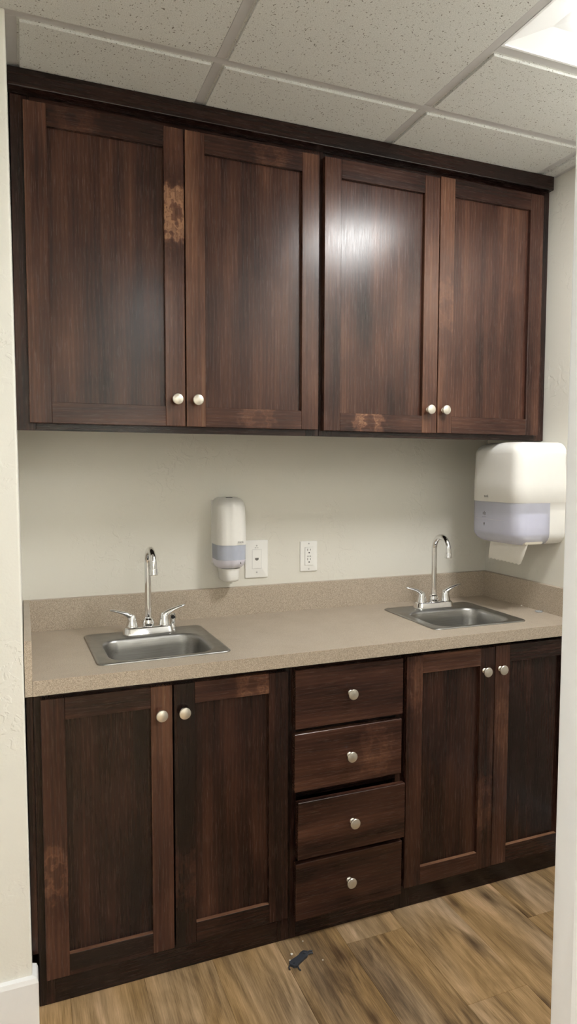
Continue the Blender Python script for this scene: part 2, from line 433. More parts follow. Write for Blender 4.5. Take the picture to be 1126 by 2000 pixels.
# ---------------------------------------------------------------- ceiling
XA, XB, XC = .4963, 1.1059, 1.7155
YT = -.572; YL = -.873; hb = .012
mb = MB()
def bar(x0, x1, y0, y1):
    mb.box(x0, x1, y0, y1, ZB, ZB + .006, .0006)
YE = YT - 1.2192
bar(-1.2, W - .018, YT - hb, YT + hb)
for x in (XA, XB, XC): bar(x - hb, x + hb, YT + hb, -.001); bar(x - hb, x + hb, YE, YT - hb)
for (xa, xb) in ((XB + hb, XC - hb), (XC + hb, W - .018)): bar(xa, xb, YL - hb, YL + hb); bar(xa, xb, YL - .6096 - hb, YL - .6096 + hb)
bar(-.03, .0177, YT + hb, -.001)                     # wall angle along the left wall
bar(W - .018, W, -1.6, -.001)                      # wall angle along the right wall
mb.box(-1.32, 1.95, -3.72, .1, 2.50, 2.56)
for x in (-.115, -.725): bar(x - hb, x + hb, YE, YT - hb)
ceil = tag(struct('ceiling', mb, M['bar']), 'suspended ceiling grid of white metal bars')
def tile(x0, x1, y0, y1):
    b = MB(); b.box(x0 + .0055, x1 - .0055, y0 + .0055, y1 - .0055, ZT, ZB + .004, .0012, 2)
    b.box(x0, x1, y0, y1, ZB + .0008, ZB + .012)
    o = b.build('ceiling_tile', M['tile'], ceil); return o
e = hb + .0002
for (xa, xb) in ((.0175, XA - e), (XA + e, XB - e), (XB + e, XC - e), (XC + e, W - .019)):
    tile(xa, xb, YT + e, -.003)
for (xa, xb) in ((-.71 - hb, -.115 - e), (-.115 + e, XA - e), (XA + e, XB - e)):
    tile(xa, xb, JY, YT - e)
tile(-1.19, -.725 - e, JY, YT - e)
tile(XB + e, XC - e, YL + e, YT - e); tile(XC + e, W - .019, YL + e, YT - e)
tile(XC + e, W - .019, YL - .6096 + e, YL - e)
tile(XB + e, W - .019, JY, YL - .6096 - e)
mb = MB(); mb.box(-1.2, W, -3.6, JY - .12, ZT, ZT + .02)
mb.build('ceiling_tile', M['tile'], ceil)

# troffer above the right end
tx0, tx1 = XB + hb + .001, XC - hb - .001; ty1 = YL - hb - .001; ty0 = YL - .6096 + hb + .001
lt = thing('ceiling_light', 'square recessed ceiling light with white reflector at upper right', 'light', ((tx0 + tx1) / 2, (ty0 + ty1) / 2, ZB))
def rect(cx, cy, w, h, z): return [Vector((cx + sx * w / 2, cy + sy * h / 2, z)) for sx, sy in ((1, 1), (-1, 1), (-1, -1), (1, -1))]
w0, h0 = tx1 - tx0, ty1 - ty0
mb = MB(); mb.loft([rect(0, 0, w0, h0, -.001), rect(0, 0, w0, h0, .004), rect(0, 0, w0 - .012, h0 - .012, .004), rect(0, 0, w0 - .012, h0 - .012, -.001), rect(0, 0, w0, h0, -.001)], smooth=False)
mb.build('frame', M['refl'], lt)
mb = MB(); mb.loft([rect(0, 0, w0 - .013, h0 - .013, .003), rect(0, 0, w0 - .20, h0 - .13, .030), rect(0, 0, w0 - .30, h0 - .22, .036), rect(0, 0, w0 - .30, h0 - .22, .045), rect(0, 0, w0 - .01, h0 - .01, .045)], smooth=False)
mb.build('reflector', M['refl'], lt, fixn=False)
mb = MB(); mb.loft([rect(0, 0, w0 - .262, h0 - .19, .036), rect(0, 0, w0 - .275, h0 - .205, .008), rect(0, 0, w0 - .31, h0 - .24, -.003)], smooth=False)
mb.build('lens_side', M['lensside'], lt)
mb = MB(); mb.loft([rect(0, 0, w0 - .31, h0 - .24, -.003), rect(0, 0, w0 - .318, h0 - .248, -.0055)], cap1=True, smooth=False)
mb.build('lens', M['lens'], lt)
# hallway light behind the camera
hl = thing('unseen_hallway_light', 'recessed hallway ceiling light outside the doorway', 'light', (1.18, -2.75, ZT))
mb = MB(); mb.box(-.42, .42, -.6, .6, -.004, -.001); mb.build('frame', M['refl'], hl)
mb = MB(); mb.box(-.39, .39, -.57, .57, -.012, -.004, .002); mb.build('lens', M['lens2'], hl)

hl2 = thing('unseen_hallway_light', 'small square light added at the far left of the hallway to brighten the door jamb', 'light', (-.92, -2.85, ZT))  # added out of view to brighten the door jamb
mb = MB(); mb.box(-.25, .25, -.25, .25, -.004, -.001); mb.build('frame', M['refl'], hl2)
mb = MB(); mb.box(-.23, .23, -.23, .23, -.012, -.004, .002); mb.build('lens', M['lens2'], hl2)

# ---------------------------------------------------------------- cabinets
def knob(parent, x, y, z, rot=0):
    k = MB()
    m = T(x, y, z) @ RX(PI / 2) @ RZ(rot)
    k.lathe([(.0085, 0), (.0085, .0015), (.006, .004), (.0055, .012), (.0085, .0155), (.0145, .0175), (.0158, .0195), (.0158, .0215), (.0146, .0232), (.0135, .0235), (.0125, .0238), (.008, .0252), (.003, .0257)], 28, m)
    o = k.build('knob', M['nickel'], parent)
    o['label'] = 'brushed nickel knob'
    return o
def door(parent, x0, x1, z0, z1, yf, th=.0195, sw=.0575, tints=(.5, .5, .5, .5, .5), knots=(None,) * 5, kx=None, kz=None, rail=None, org=(0, 0, 0), base=False):
    # tints / knots: left stile, right stile, top rail, bottom rail, panel
    rail = rail or sw
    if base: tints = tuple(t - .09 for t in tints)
    yb = yf + th; b = MB()
    ox, oy, oz = org
    def bd(mb, xa, xb, ya, yc, za, zb, ax, t, kn, bev=.0012):
        mb.box(xa - ox, xb - ox, ya - oy, yc - oy, za - oz, zb - oz, bev, 1, None, ax, t, (kn[0] - ox, kn[1] - oz, kn[2]) if kn else None)
    bd(b, x0, x0 + sw, yf, yb, z0, z1, 'z', tints[0], knots[0])
    bd(b, x1 - sw, x1, yf, yb, z0, z1, 'z', tints[1], knots[1])
    bd(b, x0 + sw, x1 - sw, yf + .0002, yb, z1 - rail, z1, 'x', tints[2], knots[2], .0006)
    bd(b, x0 + sw, x1 - sw, yf + .0002, yb, z0, z0 + rail, 'x', tints[3], knots[3], .0006)
    if base: bd(b, x0 + sw + .0005, x1 - sw - .0005, yf + .0008, yf + .0128, z0 + rail - .0004, z0 + rail + .0006, 'x', .98, None, 0)   # pale strip: light caught on the ledge, put into the wood tint
    d = b.build('door', M['wood'], parent)
    p = MB(); bd(p, x0 + sw - .004, x1 - sw + .004, yf + .0125, yb - .003, z0 + rail - .004, z1 - rail + .004, 'z', tints[4], knots[4], 0)
    p.build('panel', M['wood'], d)
    if kx is not None: knob(d, kx - ox, yf - oy, kz - oz, random.uniform(0, 3))
    return d
def frame(parent, x0, x1, zb, zt, stiles, rails, yf, th=.019, tint=.22, org=(0, 0, 0)):
    b = MB(); ox, oy, oz = org
    for a, c in stiles: b.box(a - ox, c - ox, yf - oy, yf + th - oy, zb - oz, zt - oz, .0008, 1, None, 'z', tint)
    for a, c, zz0, zz1 in rails: b.box(a - ox, c - ox, yf + .0003 - oy, yf + th - oy, zz0 - oz, zz1 - oz, .0005, 1, None, 'x', tint)
    return b.build('face_frame', M['wood'], parent)
def carcass(parent, x0, x1, y0, y1, z0, z1, org=(0, 0, 0), t=.016):
    b = MB(); ox, oy, oz = org
    x0 -= ox; x1 -= ox; y0 -= oy; y1 -= oy; z0 -= oz; z1 -= oz
    b.box(x0, x0 + t, y0, y1, z0, z1); b.box(x1 - t, x1, y0, y1, z0, z1)
    b.box(x0 + t, x1 - t, y0, y1, z0, z0 + t); b.box(x0 + t, x1 - t, y1 - .006, y1, z0 + t, z1)
    return b.build('carcass', M['inner'], parent)

# wall cabinets
Z0, Z1 = 1.500, 2.4245
DZ0, DZ1 = 1.5195, 2.361
org = (.446, -.30, Z0)
ua = thing('wall_cabinet', 'dark stained two door wall cabinet on the left, beside the pale wall end', 'cabinet', org, 'dark stained wall cabinets')
frame(ua, 0, .889, Z0, Z1, [(-.003, .045), (.844, .889)], [(.045, .844, Z0, Z0 + .038), (.045, .844, 2.345, Z1)], UF, org=org)
carcass(ua, .001, .888, UF + .019, -.001, Z0 + .022, Z1, org)
door(ua, .0290, .4550, DZ0, DZ1, UD, tints=(.56, .62, .32, .44, .44), knots=(None, (.432, 2.125, 1.0), (.16, 2.335, .35), None, None), kx=.4285, kz=1.5965, org=org)['label'] = 'left hand door with a pale burl on its right stile'
door(ua, .4585, .8800, DZ0, DZ1, UD, tints=(.74, .66, .36, .46, .47), knots=(None, None, (.72, 2.34, .4), (.68, 1.545, .4), None), kx=.4885, kz=1.5965, org=org)
org = (1.34, -.30, Z0)
ub = thing('wall_cabinet', 'dark stained two door wall cabinet on the right, above the towel dispenser', 'cabinet', org, 'dark stained wall cabinets')
frame(ub, .889, W - .003, Z0, Z1, [(.8895, .934), (1.752, W - .003)], [(.934, 1.752, Z0, Z0 + .038), (.934, 1.752, 2.345, Z1)], UF, org=org)
carcass(ub, .890, W - .004, UF + .019, -.001, Z0 + .022, Z1, org)
door(ub, .8985, 1.3185, DZ0 - .002, DZ1, UD, tints=(.52, .66, .34, .38, .46), knots=(None, None, None, (1.06, 1.546, .75), None), kx=1.2845, kz=1.5955, org=org)
door(ub, 1.3215, 1.7545, DZ0 - .001, DZ1 + .006, UD, tints=(.60, .40, .30, .38, .50), knots=((1.35, 1.95, .3), None, None, None, None), kx=1.345, kz=1.596, org=org)
# crown board
mb = MB()
mb.box(-.008, 1.7735, -.366, -.3205, 2.378, 2.4255, .0025, 2, None, 'x', .06)
tag(mb.build('crown_molding', M['wood']), 'dark stained crown board along the top of the wall cabinets under the ceiling', 'trim')

# base cabinets
B1 = HC - ET - .0005
bd0, bd1 = .079, .8175
def base_frame_rails(x0, x1): return [(x0, x1, 0.0, .090), (x0, x1, .800, B1)]
org = (.355, -.26, 0)
ba = thing('base_cabinet', 'dark stained two door base cabinet under the left sink', 'cabinet', org, 'dark stained sink base cabinets')
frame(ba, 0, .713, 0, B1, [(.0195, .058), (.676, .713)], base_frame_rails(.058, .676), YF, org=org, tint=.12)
mb = MB(); mb.box(.0035 - org[0], .0193 - org[0], YF + .004 - org[1], YF + .019 - org[1], .142, B1, .0008, 1, None, 'z', .2); mb.build('filler_strip', M['wood'], ba)
carcass(ba, .02, .712, YF + .019, -.002, .09, HC - .16, org)
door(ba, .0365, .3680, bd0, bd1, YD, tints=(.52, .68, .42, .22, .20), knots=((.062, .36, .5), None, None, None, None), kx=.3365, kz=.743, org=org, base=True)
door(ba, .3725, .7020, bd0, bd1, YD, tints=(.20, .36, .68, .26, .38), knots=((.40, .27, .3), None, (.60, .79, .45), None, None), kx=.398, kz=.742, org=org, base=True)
org = (.902, -.26, 0)
bb = thing('drawer_cabinet', 'dark stained drawer cabinet with four drawers between the sink cabinets', 'cabinet', org)
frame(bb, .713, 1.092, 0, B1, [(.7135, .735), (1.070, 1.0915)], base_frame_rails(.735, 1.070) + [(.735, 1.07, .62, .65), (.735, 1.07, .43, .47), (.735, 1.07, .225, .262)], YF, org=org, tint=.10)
carcass(bb, .714, 1.091, YF + .019, -.002, .09, HC - .05, org)
def drawer(x0, x1, z0, z1, yf, tint, kx, kz, lean=0, roll=0, knot=None, nick=False):
    b = MB(); ox, oy, oz = org
    piv = T((x0 + x1) / 2 - ox, yf + .0195 - oy, (z0 + z1) / 2 - oz)
    m = piv @ RY(roll) @ RX(lean) @ piv.inverted()
    b.box(x0 - ox, x1 - ox, yf - oy, yf + .0195 - oy, z0 - oz, z1 - oz, .0012, 1, m, 'x', tint, (knot[0] - ox, knot[1] - oz, knot[2]) if knot else None)
    d = b.build('drawer', M['wood'], bb)
    bx_ = MB(); c = (x0 + x1) / 2 - ox
    for (a, e_) in ((c - .155, c - .143), (c + .143, c + .155)): bx_.box(a, e_, yf + .0195 - oy, -.06 - oy, z0 + .02, z1 - .03)
    bx_.box(c - .143, c + .143, yf + .03 - oy, -.07 - oy, z0 + .025, z0 + .033); bx_.box(c - .143, c + .143, -.072 - oy, -.06 - oy, z0 + .033, z1 - .03)
    bx_.build('drawer_box', M['inner'], d)
    knob(d, kx - ox, yf - oy, kz - oz, random.uniform(0, 3))
    return d
drawer(.7250, 1.0830, .6420, .8165, YD, .44, .902, .731)
drawer(.7225, 1.0795, .4545, .6275, YD - .001, .50, .8995, .542, knot=(.99, .545, .28))
dd = drawer(.7265, 1.0830, .2590, .4305, YD - .019, .42, .902, .346, lean=0, roll=.004); dd['label'] = 'third drawer down, pulled out a little'
drawer(.7265, 1.0835, .0650, .2385, YD - .004, .38, .900, .1545)
org = (1.44, -.26, 0)
bc = thing('base_cabinet', 'dark stained two door base cabinet under the right sink', 'cabinet', org, 'dark stained sink base cabinets')
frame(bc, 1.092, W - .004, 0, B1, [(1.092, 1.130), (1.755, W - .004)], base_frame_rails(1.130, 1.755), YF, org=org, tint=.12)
carcass(bc, 1.093, W - .005, YF + .019, -.002, .09, HC - .16, org)
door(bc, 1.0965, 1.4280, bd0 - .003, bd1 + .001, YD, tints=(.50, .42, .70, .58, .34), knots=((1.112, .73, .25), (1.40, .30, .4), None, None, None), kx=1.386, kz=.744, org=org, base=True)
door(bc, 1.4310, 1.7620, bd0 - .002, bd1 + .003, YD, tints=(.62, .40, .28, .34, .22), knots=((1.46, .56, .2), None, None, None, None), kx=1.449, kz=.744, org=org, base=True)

# ---------------------------------------------------------------- counter with cut-outs
S1 = (.3645, -.3005); S2 = (1.4315, -.291); SW, SH = .374, .350
ct = thing('countertop', 'beige speckled laminate counter running wall to wall over the base cabinets', 'counter', (W / 2, -DC / 2, HC - ET))
def off(p): return (p[0] - W / 2, p[1] + DC / 2)
mb = MB()
CX0, CX1 = .0195, W - .0195
CY1 = -.0195
def cb(x0, x1, y0, y1):
    mb.box(x0 - W / 2, x1 - W / 2, y0 + DC / 2, y1 + DC / 2, 0, ET)
hx = .340 / 2; hy = .318 / 2
xs = [CX0, S1[0] - hx, S1[0] + hx, S2[0] - hx, S2[0] + hx, CX1]
cb(xs[0], xs[1], -DC, CY1); cb(xs[2], xs[3], -DC, CY1); cb(xs[4], xs[5], -DC, CY1)
for S in (S1, S2):
    cb(S[0] - hx, S[0] + hx, -DC, S[1] - hy); cb(S[0] - hx, S[0] + hx, S[1] + hy, CY1)
mb.build('worktop', M['lam'], ct)
mb = MB(); mb.box(.0195 - W / 2, W - .0195 - W / 2, -.0193 + DC / 2, -.0005 + DC / 2, 0, ET + .1016, .0007)
mb.build('backsplash', M['lam'], ct)
mb = MB(); mb.box(.0012 - W / 2, .0192 - W / 2, -DC / 2, DC / 2 - .0005, 0, ET + .1016, .0007)
mb.build('side_splash', M['lam'], ct)
mb = MB(); mb.box(W - .0192 - W / 2, W - .0008 - W / 2, -DC / 2, DC / 2 - .0005, 0, ET + .1016, .0007)
mb.build('side_splash', M['lam'], ct)

# ---------------------------------------------------------------- sinks
def sink(loc, rot, label):
    s = thing('drop_in_sink', label, 'sink', (loc[0], loc[1], HC), 'square stainless sinks')
    s.rotation_euler = (0, 0, rot)
    by = -.035; bw, bh = .292, .226
    mb = MB()
    lp = [rr(0, 0, SW, SH, .022, .0003), rr(0, 0, SW, SH, .022, .0022), rr(0, 0, SW - .004, SH - .004, .021, .0042), rr(0, 0, SW - .016, SH - .016, .018, .0041),
          rr(0, 0, SW - .022, SH - .022, .016, .0036), rr(0, by, bw + .020, bh + .020, .062, .0034),
          rr(0, by, bw + .006, bh + .006, .056, .0012), rr(0, by, bw, bh, .053, -.006), rr(0, by, bw - .008, bh - .008, .05, -.030),
          rr(0, by, bw - .022, bh - .022, .05, -.115), rr(0, by, bw - .034, bh - .034, .046, -.128), rr(0, by, bw - .060, bh - .060, .04, -.136), rr(0, by, .10, .10, .049, -.140)]
    mb.loft(lp, smooth=True, cap1=False)
    mb.build('basin', M['steel'], s, sharp=60)
    mb = MB(); m = T(0, by, -.1405)
    mb.lathe([(.052, 0), (.052, .001), (.046, .002), (.040, -.002), (.036, -.006), (.034, -.012)], 32, m, cap=False)
    mb.lathe([(.0345, -.0122), (.0345, -.012)], 32, m)
    d = mb.build('drain', M['chrome'], s)
    return s
sink(S1, math.radians(1.5), 'stainless steel drop in sink in the left half of the counter')
sink(S2, math.radians(-.3), 'stainless steel drop in sink in the right half of the counter')

# ---------------------------------------------------------------- faucets
def faucet(loc, rot, label, lift):
    f = thing('centerset_faucet', label, 'faucet', (loc[0], loc[1], HC + .0042), 'chrome gooseneck faucets')
    f.rotation_euler = (0, 0, rot)
    mb = MB()
    mb.loft([rr(0, 0, .160, .054, .020, 0), rr(0, 0, .160, .054, .020, .003), rr(0, 0, .156, .050, .019, .006), rr(0, 0, .152, .046, .018, .018), rr(0, 0, .146, .040, .016, .0215), rr(0, 0, .12, .02, .009, .022)], cap0=True, cap1=True)
    mb.build('base_plate', M['chrome'], f, sharp=50)
    mb = MB()
    R_ = .046; zc = .223
    path = [Vector((0, 0, .040 + (zc - .040) * i / 6)) for i in range(7)]
    for i in range(1, 17):
        a = PI * i / 16
        path.append(Vector((0, -R_ + R_ * math.cos(a), zc + R_ * math.sin(a))))
    path.append(Vector((0, -2 * R_ - .001, zc - .010)))
    mb.tube(path, .0102, 18)
    sp = mb.build('spout', M['chrome'], f)
    mb = MB(); m = T(0, -2 * R_ - .001, zc - .026)
    mb.lathe([(.0092, 0), (.0124, 0), (.0128, .002), (.0122, .005), (.0118, .006), (.0118, .017), (.0112, .019), (.0095, .0195)], 24, m)
    mb.build('aerator', M['chrome'], sp)
    mb = MB()
    mb.lathe([(.0175, .0215), (.0185, .024), (.0185, .036), (.0165, .040), (.0165, .043), (.0115, .047), (.0108, .050)], 24)
    mb.build('collar', M['chrome'], sp)
    for sx in (-1, 1):
        mb = MB(); m = T(sx * .0515, 0, 0)
        mb.lathe([(.0195, .0215), (.0195, .024), (.0185, .026), (.0152, .044), (.0132, .054), (.0105, .059), (.004, .062)], 24, m)
        x = sx * .0515
        pts = [(x - sx * .004, .058), (x + sx * .004, .067), (x + sx * .014, .0745), (x + sx * .028, .081), (x + sx * .046, .087), (x + sx * .056, .0895), (x + sx * .063, .0908), (x + sx * .0675, .0912)]
        rad = [(.011, .010), (.0098, .011), (.0072, .0105), (.0052, .0095), (.0042, .0088), (.0038, .0080), (.0034, .0066), (.0018, .0035)]
        mb.tube([Vector((a, -.001, b - .0115)) for a, b in pts], rad, 16)
        mb.build('lever_handle', M['chrome'], f)
    if lift:
        mb = MB(); m = T(.086, .034, 0)
        mb.lathe([(.011, .0002), (.011, .004), (.009, .008), (.009, .030), (.011, .034), (.011, .044), (.008, .048), (.002, .049)], 20, m)
        lr = mb.build('lift_knob', M['chrome'], f)
        mb = MB(); m = T(.085, .025, .038) @ RX(PI / 2)
        mb.lathe([(.0065, -.004), (.0065, .0035), (.005, .0045)], 18, m)
        mb.build('black_cap', M['dark'], lr)
    return f
faucet((.3685, -.170), math.radians(1.0), 'chrome gooseneck faucet with two levers on the left sink', True)
faucet((1.4400, -.158), math.radians(-1.0), 'chrome gooseneck faucet with two levers on the right sink', False)

# ---------------------------------------------------------------- soap dispenser
sd = thing('soap_dispenser', 'white wall mounted soap dispenser with a smoky window above the counter', 'dispenser', (.6745, 0, 1.0))
def dplan(w, d, rf, z, y0=-.0015, n=8, bow=0):
    """open D-shaped plan: back corners square, front corners rounded, from back-left round the front to back-right"""
    pts = [Vector((-w / 2, y0, z)), Vector((-w / 2, y0 - (d - rf) * .5, z))]
    for i in range(n + 1):
        a = PI + PI / 2 * i / n
        pts.append(Vector((-w / 2 + rf + rf * math.cos(a), y0 - d + rf + rf * math.sin(a), z)))
    for i in range(1, 8):
        x = -w / 2 + rf + (w - 2 * rf) * i / 8
        pts.append(Vector((x, y0 - d - bow * (1 - (2 * x / (w - 2 * rf)) ** 2), z)))
    for i in range(n + 1):
        a = 1.5 * PI + PI / 2 * i / n
        pts.append(Vector((w / 2 - rf + rf * math.cos(a), y0 - d + rf + rf * math.sin(a), z)))
    pts += [Vector((w / 2, y0 - (d - rf) * .5, z)), Vector((w / 2, y0, z))]
    return pts
def tapered(zs): return [dplan(w, d, r, z, bow=.004) for z, w, d, r in zs]
WB, DB = .1040, .100
top = 1.2955 - 1.0
sh = [(.1340, WB, DB, .036), (.20, WB, DB - .002, .036), (.262, WB - .002, DB - .006, .036), (.280, WB - .008, DB - .014, .034), (.290, WB - .020, DB - .030, .030), (top, WB - .040, DB - .050, .022)]
mb = MB(); mb.loft(tapered(sh), cap0=True, cap1=True)
mb.build('cover', M['white'], sd, sharp=50)
mb = MB(); mb.loft(tapered([(.0825, WB - .003, DB - .003, .035), (.1338, WB - .001, DB - .001, .036)]), cap0=True, cap1=True)
mb.build('window', M['lavs'], sd, sharp=50)
mb = MB(); mb.box(-.040, .040, -.085, -.012, .084, .132, .012, 3, smooth=True); mb.build('refill', M['refillm'], sd)
mb = MB(); mb.loft(tapered([(.0500, .074, .070, .030), (.0535, .084, .080, .034), (.062, .094, .092, .036), (.072, WB - .005, DB - .004, .036), (.0822, WB - .002, DB - .002, .036)]), cap0=True, cap1=True)
mb.build('lower_cup', M['lavl'], sd, sharp=50)
mb = MB(); mb.loft([dplan(.066, .078, .024, .0498), dplan(.062, .080, .024, .040), dplan(.056, .082, .022, .030), dplan(.055, .083, .022, .012), dplan(.051, .080, .022, .006), dplan(.040, .068, .018, .003)], cap0=True, cap1=True)
mb.build('push_bar', M['white'], sd, sharp=50)
mb = MB(); mb.lathe([(.004, 0), (.004, .006)], 14, T(0.0, -.066, -.003)); mb.build('nozzle', M['white'], sd)
mb = MB(); mb.box(-.012, .010, -.050, -.041, top - .001, top + .0015, .0005); mb.build('lock_slot', M['dark'], sd)
mb = MB(); mb.box(-.0535, .0535, -.005, -.0005, .062, .286, .002, 1); mb.build('back_plate', M['white'], sd)

def text_obj(name, s, size, mat, parent, m, th=.0003):
    cu = bpy.data.curves.new(name, 'FONT'); cu.body = s; cu.size = size; cu.extrude = th; cu.align_x = 'CENTER'; cu.align_y = 'CENTER'
    o = bpy.data.objects.new(name, cu); C.objects.link(o)
    bpy.context.view_layer.update()
    me = bpy.data.meshes.new_from_object(o.evaluated_get(bpy.context.evaluated_depsgraph_get()))
    bpy.data.objects.remove(o); bpy.data.curves.remove(cu)
    me.name = name; me.transform(m); me.materials.clear(); me.materials.append(mat)
    q = bpy.data.objects.new(name, me); C.objects.link(q); q.parent = parent
    return q
text_obj('logo', 'tork', .0115, M['ink'], sd, T(.022, -.1060, .1455) @ RX(PI / 2) @ RZ(0))
mb = MB(); mb.lathe([(.0024, 0), (.0024, .0006)], 14, T(.022, -.1035, .0725) @ RX(PI / 2)); mb.box(.0214, .0226, -.1041, -.1035, .0725, .0775)
mb.build('drop_mark', M['ink'], sd)

# ---------------------------------------------------------------- towel dispenser on the right wall
TX = .212; TY0, TY1 = -.170, -.4385; TZ0, TZ1 = 1.128, 1.492
td = thing('towel_dispenser', 'white paper towel dispenser with a smoky lavender window on the right wall', 'dispenser', (W, (TY0 + TY1) / 2, TZ0))
TD = TY0 - TY1
SPLIT = .151
def tplan(ins, z, n=8, rf=.046):
    """plan from the wall at the far end, round the front, to the wall at the near end (local: x negative = away from wall)"""
    a0, a1 = TD / 2 - ins, -TD / 2 + ins
    xf = -TX + ins; r = max(.012, rf - ins * .3)
    pts = [Vector((-.001, a0, z)), Vector((-.070, a0, z))]
    for i in range(n + 1):
        a = PI / 2 + PI / 2 * i / n
        pts.append(Vector((xf + r + r * math.cos(a), a0 - r + r * math.sin(a), z)))
    for i in range(1, 6): pts.append(Vector((xf - .003 * math.sin(PI * i / 6), a0 - r + (a1 - a0 + 2 * r) * i / 6, z)))
    for i in range(n + 1):
        a = PI + PI / 2 * i / n
        pts.append(Vector((xf + r + r * math.cos(a), a1 + r + r * math.sin(a), z)))
    pts += [Vector((-.070, a1, z)), Vector((-.001, a1, z))]
    return pts
zs = []
for i in range(6):
    a = PI / 2 * i / 5; zs.append((.042 * (1 - math.sin(a)), .042 * (1 - math.cos(a))))
H = TZ1 - TZ0
rows = [(z_, ins) for z_, ins in reversed(zs)] + [(.08, 0), (.115, 0), (SPLIT - .0008, 0), (SPLIT + .0008, -.0012), (.22, -.0008), (.28, 0.001)] + [(H - z_, ins * 1.05 + .001) for z_, ins in zs]
grid = [tplan(ins, z_) for z_, ins in rows]
n = len(grid[0])
k_split = 8
jw0, jw1 = 1, n - 3           # columns that belong to the smoky front window
vb = [p for l in grid for p in l]
up, wi = MB(), MB(); fu = []; fw = []
for k in range(len(grid) - 1):
    for j in range(n - 1):
        q = [k * n + j, k * n + j + 1, (k + 1) * n + j + 1, (k + 1) * n + j]
        (fw if (k < k_split and jw0 <= j <= jw1) else fu).append(q)
fu.append([(len(grid) - 1) * n + j for j in range(n)])
up.add(vb, fu, smooth=True); wi.add(vb, fw, smooth=True)
for nm, b, mt in (('cover', up, M['white']), ('window', wi, M['lav'])):
    o = b.build(nm, mt, td, sharp=60)
    bm = bmesh.new(); bm.from_mesh(o.data)
    bmesh.ops.delete(bm, geom=[v for v in bm.verts if not v.link_faces], context='VERTS'); bm.to_mesh(o.data); bm.free()
mb = MB(); mb.box(-.006, -.0005, -TD / 2 + .001, TD / 2 - .001, .044, H - .03, .002); mb.build('back_plate', M['white'], td)
mb = MB(); mb.lathe([(.004, -.1), (.062, -.1), (.064, -.098), (.064, .098), (.062, .1), (.004, .1)], 32, T(-.100, .0, .215) @ RX(PI / 2)); mb.build('paper_roll', M['paper'], td)
mb = MB(); mb.box(-.203, -.150, -.085, .112, .108, .149, .004, 2, smooth=True); mb.build('inner_roller', M['grey'], td)
mb = MB(); mb.box(-.185, -.02, -.115, .115, .030, .112, .01, 3, smooth=True); mb.build('inner_tray', M['lavl'], td)
mb = MB(); mb.box(-.166, -.085, -.122, .086, .003, .029, .006, 2, smooth=True); mb.build('paper_chute', M['cream'], td)
text_obj('logo', 'tork', .0135, M['ink'], td, T(-TX - .0042, .030, .170) @ RZ(-PI / 2) @ RX(PI / 2))
mb = MB()
for (y, z, h) in ((.034, .101, .010), (.040, .100, .014), (.046, .102, .008)): mb.box(-TX - .0038, -TX - .0030, y - .0013, y + .0013, z, z + h)
mb.box(-TX - .0038, -TX - .003, .030, .052, .093, .0942)
mb.build('pictogram', M['ink'], td)
mb = MB(); mb.lathe([(.004, 0), (.004, .0008)], 14, T(-TX - .0030, .040, .069) @ RY(-PI / 2)); mb.box(-TX - .0038, -TX - .003, .0388, .0412, .062, .069)
mb.build('drop_mark', M['ink'], td)
mb = MB(); mb.box(-TX - .0034, -TX - .0024, -.070, .090, .0860, .0868); mb.build('seam', M['groove'], td)
# the paper sheet in the slot
mb = MB(); vs = []; fs = []
ny = 72; nz = 8; yA, yB = -.227, -.426
for k in range(nz + 1):
    t = k / nz
    for i in range(ny + 1):
        u = i / ny
        yy = yA + (yB - yA) * u + .008 * t * (1 - u) - (-.030) * (t ** 2.2) * u
        zz = 1.142 - (1.142 - 1.060) * t
        if k == nz: zz += .011 * abs(((u * 9.0) % 1) - .4) - .005 * u
        xx = 1.647 - .016 * math.sin(t * 1.6) * (.4 + .6 * u) + .010 * t * t * u
        vs.append((xx, yy, zz))
for k in range(nz):
    for i in range(ny):
        a = k * (ny + 1) + i; fs.append([a, a + 1, a + ny + 2, a + ny + 1])
nv = len(vs)
vs2 = [(x + .0004, y, z) for x, y, z in vs]
fs2 = [[i + nv for i in f][::-1] for f in fs]
mb.add(vs + vs2, fs + fs2, smooth=True)
tag(mb.build('paper_towel', M['paper']), 'torn white paper towel hanging out under the towel dispenser', 'paper towel')

# ---------------------------------------------------------------- wall plates
def plate(name, label, cat, x0, x1, z0, z1):
    t = thing(name, label, cat, ((x0 + x1) / 2, 0, (z0 + z1) / 2))
    w, h = x1 - x0, z1 - z0
    b = MB()
    lp = []
    for ins, y in ((0, -.0005), (0, -.003), (.0015, -.0048), (.004, -.0056)):
        l = rr(0, 0, w - 2 * ins, h - 2 * ins, .003, 0, 4); lp.append([Vector((p.x, y, p.y)) for p in l])
    b.loft(lp, cap0=True, cap1=True); b.build('cover_plate', M['plate'], t, sharp=30)
    return t, w, h
op, w, h = plate('wall_outlet', 'white double socket wall outlet above the middle of the counter', 'outlet', .9590, 1.0280, 1.0140, 1.1270)
mb = MB(); mb.box(-.0172, .0172, -.0058, -.0050, -.0340, .0340); mb.build('insert_gap', M['groove'], op)
mb = MB(); mb.box(-.0164, .0164, -.0078, -.0050, -.0332, .0332, .0006); fc = mb.build('receptacle', M['plate'], op)
for zc in (.0185, -.0165):
    mb = MB(); mb.box(-.0073, -.0051, -.0081, -.0074, zc + .002, zc + .0100); mb.build('blade_slot', M['slot'], fc)
    mb = MB(); mb.box(.0048, .0068, -.0081, -.0074, zc + .003, zc + .0092); mb.build('blade_slot', M['slot'], fc)
    mb = MB(); mb.lathe([(.0027, 0), (.0027, .0007)], 14, T(0, -.0075, zc - .0050) @ RX(PI / 2)); mb.build('ground_hole', M['dark'], fc)
